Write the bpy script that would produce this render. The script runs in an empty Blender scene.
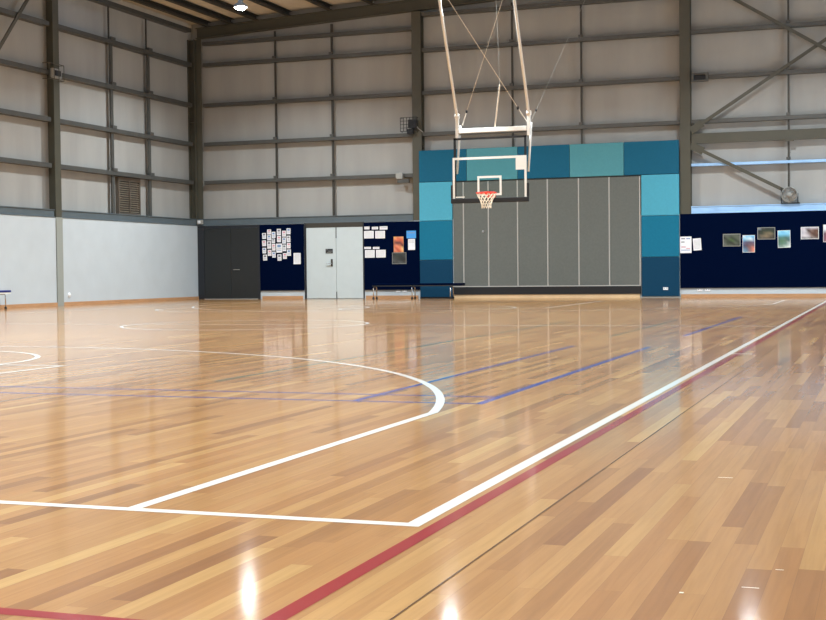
import bpy, bmesh, math, random
from mathutils import Vector, Matrix
random.seed(7)
S = bpy.context.scene
C = S.collection

# ------------------------------------------------------------------ camera
W = 31.77      # far wall face (y)
L = 17.88      # left wall face (x = -L)
F_PX, PITCH, ROLL, TH = 1352.975, 0.0282644, -0.0107515, 0.3391575
cam_loc = Vector((1.3467, -3.75371, 0.7437))
Fw = Vector((-math.sin(TH)*math.cos(PITCH), math.cos(TH)*math.cos(PITCH), -math.sin(PITCH)))
Rt = Vector((math.cos(TH), math.sin(TH), 0))
Up = Rt.cross(Fw)
R2 = math.cos(ROLL)*Rt + math.sin(ROLL)*Up
U2 = -math.sin(ROLL)*Rt + math.cos(ROLL)*Up
cd = bpy.data.cameras.new('camera'); cam = bpy.data.objects.new('camera', cd); C.objects.link(cam)
cd.sensor_fit = 'HORIZONTAL'; cd.sensor_width = 36; cd.lens = F_PX/826*36
cd.clip_start = .05; cd.clip_end = 300
M = Matrix((R2, U2, -Fw)).transposed().to_4x4(); M.translation = cam_loc
cam.matrix_world = M
S.camera = cam

# ------------------------------------------------------------------ world, exposure
S.view_settings.view_transform = 'Standard'; S.view_settings.look = 'None'
S.view_settings.gamma = 1; S.view_settings.use_curve_mapping = False
S.view_settings.exposure = 0.09
wd = bpy.data.worlds.new('world'); S.world = wd; wd.use_nodes = True
bg = wd.node_tree.nodes['Background']; bg.inputs[0].default_value = (.74, .87, 1.0, 1); bg.inputs[1].default_value = .8

def area(name, loc, rot, sx, sy, power, col, spread=180):
    l = bpy.data.lights.new(name, 'AREA'); l.shape = 'RECTANGLE'; l.size = sx; l.size_y = sy
    l.energy = power; l.color = col; l.spread = math.radians(spread)
    o = bpy.data.objects.new(name, l); C.objects.link(o); o.location = loc; o.rotation_euler = rot
    return o
# daylight through the roller door in the right wall
area('daylight', (6.2, 26.0, 2.1), (0, math.radians(90), 0), 4.0, 5.6, 500, (.72, .87, 1.0))
LAMP_POWER = 390; LAMP_SPREAD = 140

# ------------------------------------------------------------------ materials
def lin(c):
    return tuple(((v/255)/12.92 if v/255 <= .04045 else ((v/255+.055)/1.055)**2.4) for v in c)
def mat(name, rgb, rough=.6, metal=0, var=0, scale=6, bump=0, bscale=40, coat=0, spec=.5, stretch=(1,1,1)):
    m = bpy.data.materials.new(name); m.use_nodes = True
    nt = m.node_tree; b = nt.nodes['Principled BSDF']
    col = lin(rgb)+(1,)
    b.inputs['Base Color'].default_value = col
    b.inputs['Roughness'].default_value = rough; b.inputs['Metallic'].default_value = metal
    b.inputs['Coat Weight'].default_value = coat
    b.inputs['Specular IOR Level'].default_value = spec
    if var or bump:
        tc = nt.nodes.new('ShaderNodeTexCoord'); mp = nt.nodes.new('ShaderNodeMapping')
        mp.inputs['Scale'].default_value = stretch
        nt.links.new(tc.outputs['Object'], mp.inputs['Vector'])
    if var:
        n = nt.nodes.new('ShaderNodeTexNoise'); n.inputs['Scale'].default_value = scale; n.inputs['Detail'].default_value = 5
        nt.links.new(mp.outputs[0], n.inputs['Vector'])
        r = nt.nodes.new('ShaderNodeValToRGB'); e = r.color_ramp.elements
        e[0].position = .3; e[1].position = .7
        e[0].color = tuple(v*(1-var) for v in col[:3])+(1,); e[1].color = tuple(min(1, v*(1+var)) for v in col[:3])+(1,)
        nt.links.new(n.outputs['Fac'], r.inputs[0]); nt.links.new(r.outputs[0], b.inputs['Base Color'])
    if bump:
        n = nt.nodes.new('ShaderNodeTexNoise'); n.inputs['Scale'].default_value = bscale; n.inputs['Detail'].default_value = 3
        nt.links.new(mp.outputs[0], n.inputs['Vector'])
        bp = nt.nodes.new('ShaderNodeBump'); bp.inputs['Strength'].default_value = bump; bp.inputs['Distance'].default_value = .02
        nt.links.new(n.outputs['Fac'], bp.inputs['Height']); nt.links.new(bp.outputs[0], b.inputs['Normal'])
    return m

def floor_gloss(m, rough=.45, coatr=.10):
    """the clear floor seal: same gloss on timber and on painted lines"""
    nt = m.node_tree; b = nt.nodes['Principled BSDF']
    b.inputs['Roughness'].default_value = rough
    b.inputs['Coat Weight'].default_value = .85; b.inputs['Coat Roughness'].default_value = coatr
    b.inputs['Coat IOR'].default_value = 1.42; b.inputs['Specular IOR Level'].default_value = .2
    tc = nt.nodes.new('ShaderNodeTexCoord')
    n = nt.nodes.new('ShaderNodeTexNoise'); n.inputs['Scale'].default_value = 22; n.inputs['Detail'].default_value = 2
    nt.links.new(tc.outputs['Object'], n.inputs['Vector'])
    bp = nt.nodes.new('ShaderNodeBump'); bp.inputs['Strength'].default_value = .25; bp.inputs['Distance'].default_value = .0005
    nt.links.new(n.outputs['Fac'], bp.inputs['Height'])
    nt.links.new(bp.outputs[0], b.inputs['Coat Normal'])

def timber_floor():
    m = bpy.data.materials.new('hardwood_strip_floor'); m.use_nodes = True
    nt = m.node_tree; N = nt.nodes; K = nt.links; b = N['Principled BSDF']
    def math_(op, a, bb=None):
        n = N.new('ShaderNodeMath'); n.operation = op
        for i, v in enumerate((a, bb)):
            if v is None: continue
            if isinstance(v, (int, float)): n.inputs[i].default_value = v
            else: K.new(v, n.inputs[i])
        return n.outputs[0]
    tc = N.new('ShaderNodeTexCoord'); sp = N.new('ShaderNodeSeparateXYZ'); K.new(tc.outputs['Object'], sp.inputs[0])
    X, Y = sp.outputs[0], sp.outputs[1]
    PW = .0615
    xs = math_('DIVIDE', math_('ADD', X, 40-.0615*3+.010), PW); row = math_('FLOOR', xs); fx = math_('FRACT', xs)
    wn = N.new('ShaderNodeTexWhiteNoise'); wn.noise_dimensions = '1D'; K.new(row, wn.inputs['W'])
    sc = N.new('ShaderNodeSeparateColor'); K.new(wn.outputs['Color'], sc.inputs[0])
    ln = math_('ADD', math_('MULTIPLY', sc.outputs[0], .9), .75)
    ys = math_('ADD', math_('DIVIDE', math_('ADD', Y, 50), ln), math_('MULTIPLY', sc.outputs[1], 17))
    col = math_('FLOOR', ys); fy = math_('FRACT', ys)
    cb = N.new('ShaderNodeCombineXYZ'); K.new(row, cb.inputs[0]); K.new(col, cb.inputs[1])
    w2 = N.new('ShaderNodeTexWhiteNoise'); w2.noise_dimensions = '2D'; K.new(cb.outputs[0], w2.inputs['Vector'])
    ramp = N.new('ShaderNodeValToRGB'); cr = ramp.color_ramp
    tones = [(0, (146, 100, 55)), (.08, (158, 111, 62)), (.24, (170, 122, 69)), (.5, (178, 131, 76)), (.8, (184, 138, 82)), (.95, (191, 148, 89)), (1, (200, 161, 100))]
    cr.elements[0].position = 0; cr.elements[0].color = lin(tones[0][1])+(1,)
    cr.elements[1].position = 1; cr.elements[1].color = lin(tones[-1][1])+(1,)
    for p, c in tones[1:-1]:
        e = cr.elements.new(p); e.color = lin(c)+(1,)
    K.new(w2.outputs['Value'], ramp.inputs[0])
    # grain
    ad = N.new('ShaderNodeVectorMath'); ad.operation = 'ADD'
    sc2 = N.new('ShaderNodeVectorMath'); sc2.operation = 'SCALE'; sc2.inputs['Scale'].default_value = 9; K.new(w2.outputs['Color'], sc2.inputs[0])
    K.new(tc.outputs['Object'], ad.inputs[0]); K.new(sc2.outputs[0], ad.inputs[1])
    mp = N.new('ShaderNodeMapping'); mp.inputs['Scale'].default_value = (60, 2.4, 1); K.new(ad.outputs[0], mp.inputs['Vector'])
    g = N.new('ShaderNodeTexNoise'); g.inputs['Scale'].default_value = 1; g.inputs['Detail'].default_value = 6; g.inputs['Distortion'].default_value = .6
    K.new(mp.outputs[0], g.inputs['Vector'])
    gr = N.new('ShaderNodeValToRGB'); gr.color_ramp.elements[0].position = .25; gr.color_ramp.elements[0].color = (.74, .69, .63, 1)
    gr.color_ramp.elements[1].position = .62; gr.color_ramp.elements[1].color = (1.04, 1.04, 1.04, 1); K.new(g.outputs['Fac'], gr.inputs[0])
    mx = N.new('ShaderNodeMix'); mx.data_type = 'RGBA'; mx.blend_type = 'MULTIPLY'; mx.inputs[0].default_value = .55
    K.new(ramp.outputs[0], mx.inputs[6]); K.new(gr.outputs[0], mx.inputs[7])
    # pinkish boards
    pk = N.new('ShaderNodeMix'); pk.data_type = 'RGBA'; pk.blend_type = 'MULTIPLY'; pk.inputs[7].default_value = (1.0, .96, .95, 1)
    s3 = N.new('ShaderNodeSeparateColor'); K.new(w2.outputs['Color'], s3.inputs[0])
    K.new(math_('MULTIPLY', math_('GREATER_THAN', s3.outputs[1], .66), .8), pk.inputs[0]); K.new(mx.outputs[2], pk.inputs[6])
    # joints
    ex = math_('LESS_THAN', math_('MINIMUM', fx, math_('SUBTRACT', 1, fx)), .011)
    ey = math_('LESS_THAN', math_('MULTIPLY', math_('MINIMUM', fy, math_('SUBTRACT', 1, fy)), ln), .0009)
    ee = math_('MULTIPLY', math_('MAXIMUM', ex, ey), .35)
    jm = N.new('ShaderNodeMix'); jm.data_type = 'RGBA'; jm.inputs[7].default_value = lin((110, 72, 44))+(1,)
    K.new(ee, jm.inputs[0]); K.new(pk.outputs[2], jm.inputs[6])
    # gum specks
    vo = N.new('ShaderNodeTexVoronoi'); vo.inputs['Scale'].default_value = 2.2; K.new(tc.outputs['Object'], vo.inputs['Vector'])
    sk = N.new('ShaderNodeMix'); sk.data_type = 'RGBA'; sk.inputs[7].default_value = lin((92, 60, 40))+(1,)
    K.new(math_('MULTIPLY', math_('LESS_THAN', vo.outputs['Distance'], .012), .8), sk.inputs[0]); K.new(jm.outputs[2], sk.inputs[6])
    K.new(sk.outputs[2], b.inputs['Base Color'])
    floor_gloss(m)
    return m

MT = {}
MT['floor'] = timber_floor()
for k, c in dict(line_white=(238, 238, 232), line_red=(150, 4, 24), line_blue=(14, 62, 160), line_green=(70, 105, 92), seam=(88, 60, 40)).items():
    MT[k] = mat(k, c, .4); floor_gloss(MT[k])
MT['lower'] = mat('painted_lower_wall', (192, 202, 207), .45, var=.03, scale=2, bump=.15, bscale=3)
MT['clad'] = mat('insulation_blanket', (160, 160, 156), .6, var=.08, scale=1.3, bump=.6, bscale=2.2, stretch=(1.3, 1.3, .25))
MT['roof'] = mat('roof_blanket', (216, 208, 192), .7, var=.08, scale=2)
MT['steel'] = mat('grey_green_steel', (76, 75, 64), .45, var=.06, scale=3)
MT['pale_strip'] = mat('pale_grey_green', (150, 156, 150), .45)
MT['girt'] = mat('galvanised_girt', (84, 85, 82), .42, metal=.25, var=.08, scale=5)
MT['ringbeam'] = mat('blue_grey_beam', (86, 98, 104), .4, var=.06, scale=4)
MT['daylit_tint'] = mat('beam_daylight_tint', (156, 198, 240), .35, var=.12, scale=2.5, stretch=(1, 1, 3))  # steel with the daylight from the right put into its colour
MT['darksteel'] = mat('dark_steel', (58, 56, 50), .5)
MT['skirt'] = mat('timber_skirting', (188, 144, 104), .4, var=.12, scale=4, stretch=(1, 1, 8))
MT['skirtlight'] = mat('pale_timber', (214, 186, 146), .4, var=.08, scale=4)
MT['navy'] = mat('navy_felt', (0, 10, 38), .95, var=.06, scale=30, spec=.03)
MT['grey_panel'] = mat('grey_carpet_panel', (102, 106, 102), .9, var=.05, scale=18, spec=.2)
MT['trim_al'] = mat('aluminium_trim', (190, 190, 186), .4, metal=.3)
MT['black'] = mat('black_rubber', (16, 18, 22), .6)
MT['bdoor'] = mat('charcoal_door', (30, 34, 35), .5, var=.03)
MT['bframe'] = mat('black_door_frame', (30, 34, 40), .5)
MT['gdoor'] = mat('pale_grey_door', (194, 206, 208), .45, var=.02)
MT['chrome'] = mat('chrome', (205, 208, 210), .2, metal=.9)
MT['wpaint'] = mat('white_powder_coat', (236, 236, 230), .35)
MT['paper'] = mat('white_paper', (236, 238, 242), .8)
MT['ink'] = mat('grey_ink', (120, 122, 132), .8)
MT['pinkink'] = mat('pink_ink', (214, 160, 170), .8)
MT['blueink'] = mat('blue_ink', (120, 150, 190), .8)
MT['bluesheet'] = mat('blue_sheet', (70, 155, 225), .8)
MT['red'] = mat('red_rim_paint', (226, 62, 44), .4)
MT['cord'] = mat('white_net_cord', (236, 226, 208), .8)
MT['bluepad'] = mat('navy_vinyl', (20, 44, 120), .4)
MT['wplastic'] = mat('white_plastic', (235, 238, 240), .35)
MT['grey_pl'] = mat('grey_plastic', (150, 152, 148), .45)
MT['blade'] = mat('bronze_blade', (128, 118, 104), .45)
MT['louvre'] = mat('bronze_louvre', (92, 84, 74), .5)
for k, c in dict(pad_dark=(10, 60, 88), pad_teal=(22, 110, 140), pad_light=(78, 162, 186), pad_deep=(24, 92, 120), pad_sea=(80, 142, 152)).items():
    MT[k] = mat(k, c, .85, var=.04, scale=25, spec=.2)
g = bpy.data.materials.new('clear_acrylic'); g.use_nodes = True; nt = g.node_tree
b = nt.nodes['Principled BSDF']; b.inputs['Base Color'].default_value = (.93, .98, .98, 1); b.inputs['Roughness'].default_value = .02
b.inputs['IOR'].default_value = 1.05; b.inputs['Transmission Weight'].default_value = 1
MT['glass'] = g
g = bpy.data.materials.new('translucent_roof_sheet'); g.use_nodes = True; nt = g.node_tree
nt.nodes.remove(nt.nodes['Principled BSDF']); t = nt.nodes.new('ShaderNodeBsdfTranslucent'); t.inputs[0].default_value = (.55, .66, .85, 1)
nt.links.new(t.outputs[0], nt.nodes['Material Output'].inputs[0]); MT['skylight'] = g
g = bpy.data.materials.new('lamp_lens'); g.use_nodes = True; b = g.node_tree.nodes['Principled BSDF']
b.inputs['Emission Color'].default_value = (.93, .97, 1, 1); b.inputs['Emission Strength'].default_value = 130; MT['lens'] = g
# printed pictures take their colours from the print itself
g = bpy.data.materials.new('photo_print'); g.use_nodes = True; nt = g.node_tree; b = nt.nodes['Principled BSDF']
a = nt.nodes.new('ShaderNodeVertexColor'); a.layer_name = 'print'; nt.links.new(a.outputs[0], b.inputs['Base Color']); b.inputs['Roughness'].default_value = .35
MT['print'] = g

# ------------------------------------------------------------------ mesh helpers
class MB:
    def __init__(s): s.v = []; s.f = []; s.m = []; s.mats = []
    def mi(s, m):
        if m not in s.mats: s.mats.append(m)
        return s.mats.index(m)
    def face(s, pts, m):
        i = len(s.v); s.v += [tuple(p) for p in pts]; s.f.append(tuple(range(i, i+len(pts)))); s.m.append(s.mi(m))
    def box(s, a, b_, m):
        x0, x1 = sorted((a[0], b_[0])); y0, y1 = sorted((a[1], b_[1])); z0, z1 = sorted((a[2], b_[2]))
        i = len(s.v); s.v += [(x, y, z) for z in (z0, z1) for y in (y0, y1) for x in (x0, x1)]
        for q in ((0, 2, 3, 1), (4, 5, 7, 6), (0, 1, 5, 4), (2, 6, 7, 3), (0, 4, 6, 2), (1, 3, 7, 5)):
            s.f.append(tuple(i+k for k in q)); s.m.append(s.mi(m))
        return s
    def bar(s, p, q, w, h, m, up=(0, 0, 1)):
        p = Vector(p); q = Vector(q); d = (q-p).normalized(); up = Vector(up)
        if abs(d.dot(up)) > .99: up = Vector((0, 1, 0))
        a = d.cross(up).normalized(); c = a.cross(d)
        i = len(s.v)
        for o in (p, q):
            for sx, sy in ((-1, -1), (1, -1), (1, 1), (-1, 1)): s.v.append(tuple(o+a*sx*w/2+c*sy*h/2))
        for f in ((0, 1, 2, 3), (7, 6, 5, 4), (0, 4, 5, 1), (1, 5, 6, 2), (2, 6, 7, 3), (3, 7, 4, 0)):
            s.f.append(tuple(i+k for k in f)); s.m.append(s.mi(m))
        return s
    def prism(s, prof, axis, a, b_, m):
        """closed profile of (u, v) pairs swept along an axis; axis x: (y, z), axis y: (x, z), axis z: (x, y)"""
        def P(u, v, t): return {'x': (t, u, v), 'y': (u, t, v), 'z': (u, v, t)}[axis]
        i = len(s.v); n = len(prof)
        s.v += [P(u, v, a) for u, v in prof]+[P(u, v, b_) for u, v in prof]
        k = s.mi(m)
        s.f.append(tuple(range(i, i+n))); s.f.append(tuple(range(i+2*n-1, i+n-1, -1))); s.m += [k, k]
        for j in range(n): s.f.append((i+j, i+(j+1) % n, i+n+(j+1) % n, i+n+j)); s.m.append(k)
        return s
    def tube(s, pts, r, m, n=8, closed=False):
        pts = [Vector(p) for p in pts]; k = s.mi(m); rings = []
        for j, p in enumerate(pts):
            if closed: d = pts[(j+1) % len(pts)]-pts[j-1]
            else: d = (pts[min(j+1, len(pts)-1)]-pts[max(j-1, 0)])
            d.normalize(); u = Vector((0, 0, 1)) if abs(d.z) < .9 else Vector((0, 1, 0))
            a = d.cross(u).normalized(); c = a.cross(d); rr = r[j] if isinstance(r, (list, tuple)) else r
            rings.append(len(s.v)); s.v += [tuple(p+(a*math.cos(t*2*math.pi/n)+c*math.sin(t*2*math.pi/n))*rr) for t in range(n)]
        for j in range(len(pts) if closed else len(pts)-1):
            a, c = rings[j], rings[(j+1) % len(pts)]
            for t in range(n): s.f.append((a+t, a+(t+1) % n, c+(t+1) % n, c+t)); s.m.append(k)
        if not closed:
            s.f.append(tuple(rings[0]+t for t in range(n))); s.f.append(tuple(rings[-1]+t for t in reversed(range(n)))); s.m += [k, k]
        return s
    def lathe(s, prof, c, axis, m, n=32):
        """(radius, offset along axis) pairs"""
        k = s.mi(m); rings = []
        for r, h in prof:
            rings.append(len(s.v))
            for t in range(n):
                u, v = r*math.cos(t*2*math.pi/n), r*math.sin(t*2*math.pi/n)
                s.v.append({'z': (c[0]+u, c[1]+v, c[2]+h), 'y': (c[0]+u, c[1]+h, c[2]+v), 'x': (c[0]+h, c[1]+u, c[2]+v)}[axis])
        for a, b_ in zip(rings, rings[1:]):
            for t in range(n): s.f.append((a+t, a+(t+1) % n, b_+(t+1) % n, b_+t)); s.m.append(k)
        s.f.append(tuple(rings[0]+t for t in range(n))); s.f.append(tuple(rings[-1]+t for t in range(n))); s.m += [k, k]
        return s
    def build(s, name, parent=None, bevel=0, smooth=False, loc=None):
        me = bpy.data.meshes.new(name); me.from_pydata(s.v, [], s.f)
        for m in s.mats: me.materials.append(MT[m])
        me.polygons.foreach_set('material_index', s.m)
        bm = bmesh.new(); bm.from_mesh(me); bmesh.ops.recalc_face_normals(bm, faces=bm.faces); bm.to_mesh(me); bm.free()
        if smooth:
            for p in me.polygons: p.use_smooth = True
        o = bpy.data.objects.new(name, me); C.objects.link(o)
        if bevel:
            md = o.modifiers.new('bevel', 'BEVEL'); md.width = bevel; md.segments = 2; md.limit_method = 'ANGLE'
        if parent is not None:
            o.parent = parent; o.matrix_parent_inverse = Matrix.Translation(-Vector(parent.location))
        return o
def tag(o, label=None, cat=None, group=None, kind=None):
    if label: o['label'] = label
    if cat: o['category'] = cat
    if group: o['group'] = group
    if kind: o['kind'] = kind
    return o
def thing(name, loc, label, cat, group=None, kind=None):
    o = bpy.data.objects.new(name, None); C.objects.link(o); o.location = loc; o.empty_display_size = .2
    return tag(o, label, cat, group, kind)
def bx(a, b_, m): return MB().box(a, b_, m)
ORD = ['lowest', 'second lowest', 'third lowest', 'fourth lowest', 'fifth lowest', 'topmost']
NTH = ['first', 'second', 'third', 'fourth', 'fifth', 'sixth', 'seventh', 'eighth', 'ninth', 'tenth', 'eleventh', 'twelfth', 'thirteenth', 'fourteenth', 'fifteenth', 'sixteenth', 'seventeenth', 'eighteenth', 'nineteenth', 'twentieth']

RX = 6.4       # right wall face
YB = -9.0      # the hall is open behind the camera
def roof_z(x): return 7.98+.0485*(x+17.7)

# ------------------------------------------------------------------ floor with its painted court lines
fl = MB()
fl.box((-L-.3, YB, -.12), (RX+.3, W+.3, 0), 'floor')
lz = [.0004]
def rect(x0, y0, x1, y1, m):
    z = lz[0]; lz[0] += .00004
    fl.face([(x0, y0, z), (x1, y0, z), (x1, y1, z), (x0, y1, z)], m)
def arc(cx, cy, r0, r1, a0, a1, m, n=96):
    z = lz[0]; lz[0] += .00004
    for i in range(n):
        t0 = a0+(a1-a0)*i/n; t1 = a0+(a1-a0)*(i+1)/n
        fl.face([(cx+r0*math.cos(t0), cy+r0*math.sin(t0), z), (cx+r1*math.cos(t0), cy+r1*math.sin(t0), z),
                 (cx+r1*math.cos(t1), cy+r1*math.sin(t1), z), (cx+r0*math.cos(t1), cy+r0*math.sin(t1), z)], m)
PI = math.pi
# thin badminton lines
rect(-14.2, 3.48, -.8, 3.52, 'line_blue'); rect(-14.2, 3.89, -.8, 3.93, 'line_blue')
rect(-.85, 3.48, -.80, 9.2, 'line_blue'); rect(-.83, 11.36, -.78, 17.4, 'line_blue')
rect(-1.6, 3.48, -1.56, 9.25, 'line_blue'); rect(-1.6, 11.04, -1.57, 16.2, 'line_green')
rect(-3.08, 4.6, -3.04, 15.2, 'line_green')
# netball, red
rect(.075, -1.27, .125, 29.25, 'line_red'); rect(-15.2, -1.27, .075, -1.22, 'line_red'); rect(-15.2, 29.2, .075, 29.25, 'line_red')
# basketball, white
rect(0, -.05, .05, 28.05, 'line_white'); rect(-15.05, -.05, 0, 0, 'line_white'); rect(-15.05, 28, 0, 28.05, 'line_white')
rect(-15.05, 0, -15, 28, 'line_white'); rect(-15, 13.975, 0, 14.025, 'line_white')
arc(-7.5, 14, 1.75, 1.8, 0, 2*PI, 'line_white'); arc(-11.17, 22.2, 2.2, 2.26, 0, 2*PI, 'line_white')
for cy, s in ((1.575, 1), (26.425, -1)):
    t = math.acos(6.6/6.75); a0, a1 = t, PI-t
    if s > 0: arc(-7.5, cy, 6.7, 6.75, a0, a1, 'line_white')
    else: arc(-7.5, cy, 6.7, 6.75, PI+a0, PI+a1, 'line_white')
    ye = cy+s*6.75*math.sin(t); y0, y1 = sorted((ye, 0 if s > 0 else 28))
    rect(-.95, y0, -.9, y1, 'line_white'); rect(-14.1, y0, -14.05, y1, 'line_white')
    yf = 5.8 if s > 0 else 22.2; y0, y1 = sorted((yf, 0 if s > 0 else 28))
    rect(-5.10, y0, -5.05, y1, 'line_white'); rect(-9.95, y0, -9.90, y1, 'line_white'); rect(-9.9, yf-.05*(s > 0), -5.1, yf+.05*(s < 0), 'line_white')
    arc(-7.5, yf, 1.75, 1.8, 0, 2*PI, 'line_white')
rect(.05, 8.22, .22, 8.27, 'line_white')
for (x0, y0, x1, y1) in ((1.08, -.34, 1.10, -.335), (1.02, -.552, 1.06, -.546), (.89, -.65, .90, -.638), (.77, 1.12, .82, 1.127)):
    rect(x0, y0, x1, y1, 'cord')   # pale scuffs in the seal
rect(.338, -2.6, .3415, 9, 'seam')
o = fl.build('floor'); tag(o, 'glossy timber strip sports floor with white, red and blue court lines', 'floor', kind='structure')

# ------------------------------------------------------------------ walls
def struct(mb, name, label, cat='wall'):
    return tag(mb.build(name), label, cat, kind='structure')
w = MB(); w.box((-L-.26, YB, 0), (-L, W+.3, 2.16), 'lower')
w.box((-L-.32, YB, 2.16), (-L-.25, W+.34, 7.88), 'clad'); w.box((-L-.32, YB, 7.88), (-L-.25, W+.34, 8.13), 'roof')
struct(w, 'wall_left', 'left wall, smooth pale grey below and insulation blanket above')
w = MB(); w.box((-L, W, 0), (-15.85+.0, W+.26, 2.16), 'lower'); w.box((-15.85, W, 0), (-14.46, W+.26, 2.16), 'lower')
w.box((-14.46, W+.06, 0), (-12.62, W+.26, 2.16), 'lower'); w.box((-12.62, W, 0), (RX, W+.26, 2.16), 'lower')
w.box((-L-.26, W+.27, 2.16), (RX, W+.34, 9.4), 'clad')
struct(w, 'wall_far', 'far wall of insulation blanket above a pale low wall')
w = MB(); w.box((RX, YB, 0), (RX+.25, 23.0, 8.6), 'lower'); w.box((RX, 28.9, 0), (RX+.25, W+.3, 8.6), 'lower'); w.box((RX, 23.0, 4.2), (RX+.25, 28.9, 8.6), 'lower')
struct(w, 'wall_right', 'right side wall with a wide door opening, outside the photo')
# roof
w = MB()
def roofstrip(y0, y1, m):
    a, b_ = -L-.32, RX+.3
    w.face([(a, y0, roof_z(a)+.16), (b_, y0, roof_z(b_)+.16), (b_, y1, roof_z(b_)+.16), (a, y1, roof_z(a)+.16)], m)
roofstrip(YB, 24.9, 'roof'); roofstrip(24.9, 27.2, 'skylight'); roofstrip(27.2, W+.34, 'roof')
struct(w, 'ceiling', 'low pitched roof lining with a translucent sheet between dark purlins', 'ceiling')
# skirtings
sk = [(-15.80, -14.50, 'a'), (-12.60, -11.02, 'b'), (-3.80, RX, 'c')]
struct(bx((-L, YB, 0), (-L+.02, W, .085), 'skirt'), 'baseboard_left', 'varnished timber skirting along the left wall', 'baseboard')
struct(bx((-15.80, W-.02, 0), (-14.52, W, .085), 'skirt'), 'baseboard_far', 'timber skirting below the navy board of small cards', 'baseboard')
struct(bx((-12.58, W-.02, 0), (-11.02, W, .085), 'skirt'), 'baseboard_far', 'timber skirting behind the bench right of the pale door', 'baseboard')
struct(bx((-3.78, W-.02, 0), (RX, W, .085), 'skirt'), 'baseboard_far', 'timber skirting below the long navy picture board', 'baseboard')
struct(bx((-9.98, W-.03, 0), (-4.85, W, .10), 'skirtlight'), 'trim_1', 'pale timber strip under the grey folding partition', 'trim')

# ------------------------------------------------------------------ steel frame
def h_column(cx, cy, wid, dep, z0, z1, facing, mname='steel'):
    """H section; facing 'x': flanges face +x, 'y': flanges face -y. cx,cy = centre of front flange face"""
    m = MB(); t = .022
    if facing == 'y':
        m.box((cx-wid/2, cy, z0), (cx+wid/2, cy+t, z1), mname); m.box((cx-wid/2, cy+dep-t, z0), (cx+wid/2, cy+dep, z1), mname)
        m.box((cx-.012, cy+t, z0), (cx+.012, cy+dep-t, z1), mname)
    else:
        m.box((cx-t, cy-wid/2, z0), (cx, cy+wid/2, z1), mname); m.box((cx-dep, cy-wid/2, z0), (cx-dep+t, cy+wid/2, z1), mname)
        m.box((cx-dep+t, cy-.012, z0), (cx-t, cy+.012, z1), mname)
    return m
def column(cx, cy, wid, dep, z0, z1, facing, label, plate):
    t = thing('steel_column', (cx, cy, z0), label, 'column', 'steel columns of the hall')
    h_column(cx, cy, wid, dep, z0, z1, facing).build('column_shaft', t)
    for z in plate:
        m = MB()
        if facing == 'y': m.box((cx-wid/2+.01, cy+.022, z), (cx+wid/2-.01, cy+dep-.03, z+.02), 'steel')
        else: m.box((cx-dep+.03, cy-wid/2+.01, z), (cx-.022, cy+wid/2-.01, z+.02), 'steel')
        m.build('stiffener_plate', t)
    return t
cc = column(-L+.012, 24.70, .25, .30, 0, 7.62, 'x', 'steel column standing against the left wall', (2.2, 7.6))
bx((-L+.0125, 24.57, .0), (-L+.026, 24.83, 2.17), 'pale_strip').build('column_lower_strip', cc)['label'] = 'pale grey lower part of the column'  # paler strip over the flange, floor to capping beam
cc = column(-L-.02, 31.86, .26, .22, 2.36, 7.62, 'x', 'dark steel column in the corner between the two walls', (5.2,))
bx((-17.88, W+.045, 2.36), (-17.72, W+.07, 7.62), 'steel').build('corner_flange', cc)
column(-11.015, W+.004, .27, .26, 2.16, 7.94, 'y', 'steel column rising left of the teal wall pads', (4.2,))
column(-3.66, W+.004, .27, .26, 2.16, 8.30, 'y', 'steel column rising right of the teal wall pads', (4.05, 4.3))
column(3.70, W+.004, .27, .26, 2.16, 8.64, 'y', 'steel column of the far wall beyond the right picture edge', (4.05,))

def cgirt_far(x0, x1, z, h=.10, m='girt'):
    y0, y1 = W+.05, W+.25; t = .012
    prof = [(y1, z-h/2), (y1, z-h/2+t), (y0+t, z-h/2+t), (y0+t, z+h/2-t), (y1, z+h/2-t), (y1, z+h/2), (y0, z+h/2), (y0, z-h/2)]
    return MB().prism(prof, 'x', x0, x1, m)
def cgirt_left(y0, y1, z, h=.12, m='girt'):
    xa, xb = -L-.05, -L-.25; t = .012
    prof = [(xb, z-h/2), (xb, z-h/2+t), (xa-t, z-h/2+t), (xa-t, z+h/2-t), (xb, z+h/2-t), (xb, z+h/2), (xa, z+h/2), (xa, z-h/2)]
    return MB().prism(prof, 'y', y0, y1, m)
ZG = [3.43, 4.55, 5.69, 6.87]
for bay, (y0, y1), zs in (('left wall bay ending at the picture edge', (14.0, 24.53), ZG+[7.87]), ('left wall bay above the louvre vent', (24.83, 31.66), ZG+[7.87])):
    for i, z in enumerate(zs):
        tag(cgirt_left(y0, y1, z, .11).build('wall_girt'), f'horizontal steel girt, {ORD[i] if i < 4 else "topmost"} in the {bay}', 'girt', 'horizontal wall girts')
for bay, (x0, x1), zs in (('far wall bay above the two doors', (-17.67, -11.16), ZG+[7.49]), ('far wall bay behind the hoop', (-10.87, -3.81), [4.55, 5.69, 6.87, 7.85]), ('far wall bay above the picture board', (-3.51, 3.55), ZG+[8.1])):
    for i, z in enumerate(zs):
        last = i == len(zs)-1
        mm = 'daylit_tint' if (x0 > -4 and i == 0) else 'girt'  # lowest girt of the right bay carries the daylight in its colour
        tag(cgirt_far(x0, x1, z, .07 if mm == 'daylit_tint' else .10, mm).build('wall_girt'), f'horizontal {"daylight-tinted " if mm == "daylit_tint" else ""}steel girt, {"topmost" if last else ORD[i]} in the {bay}', 'girt', 'horizontal wall girts')
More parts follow.
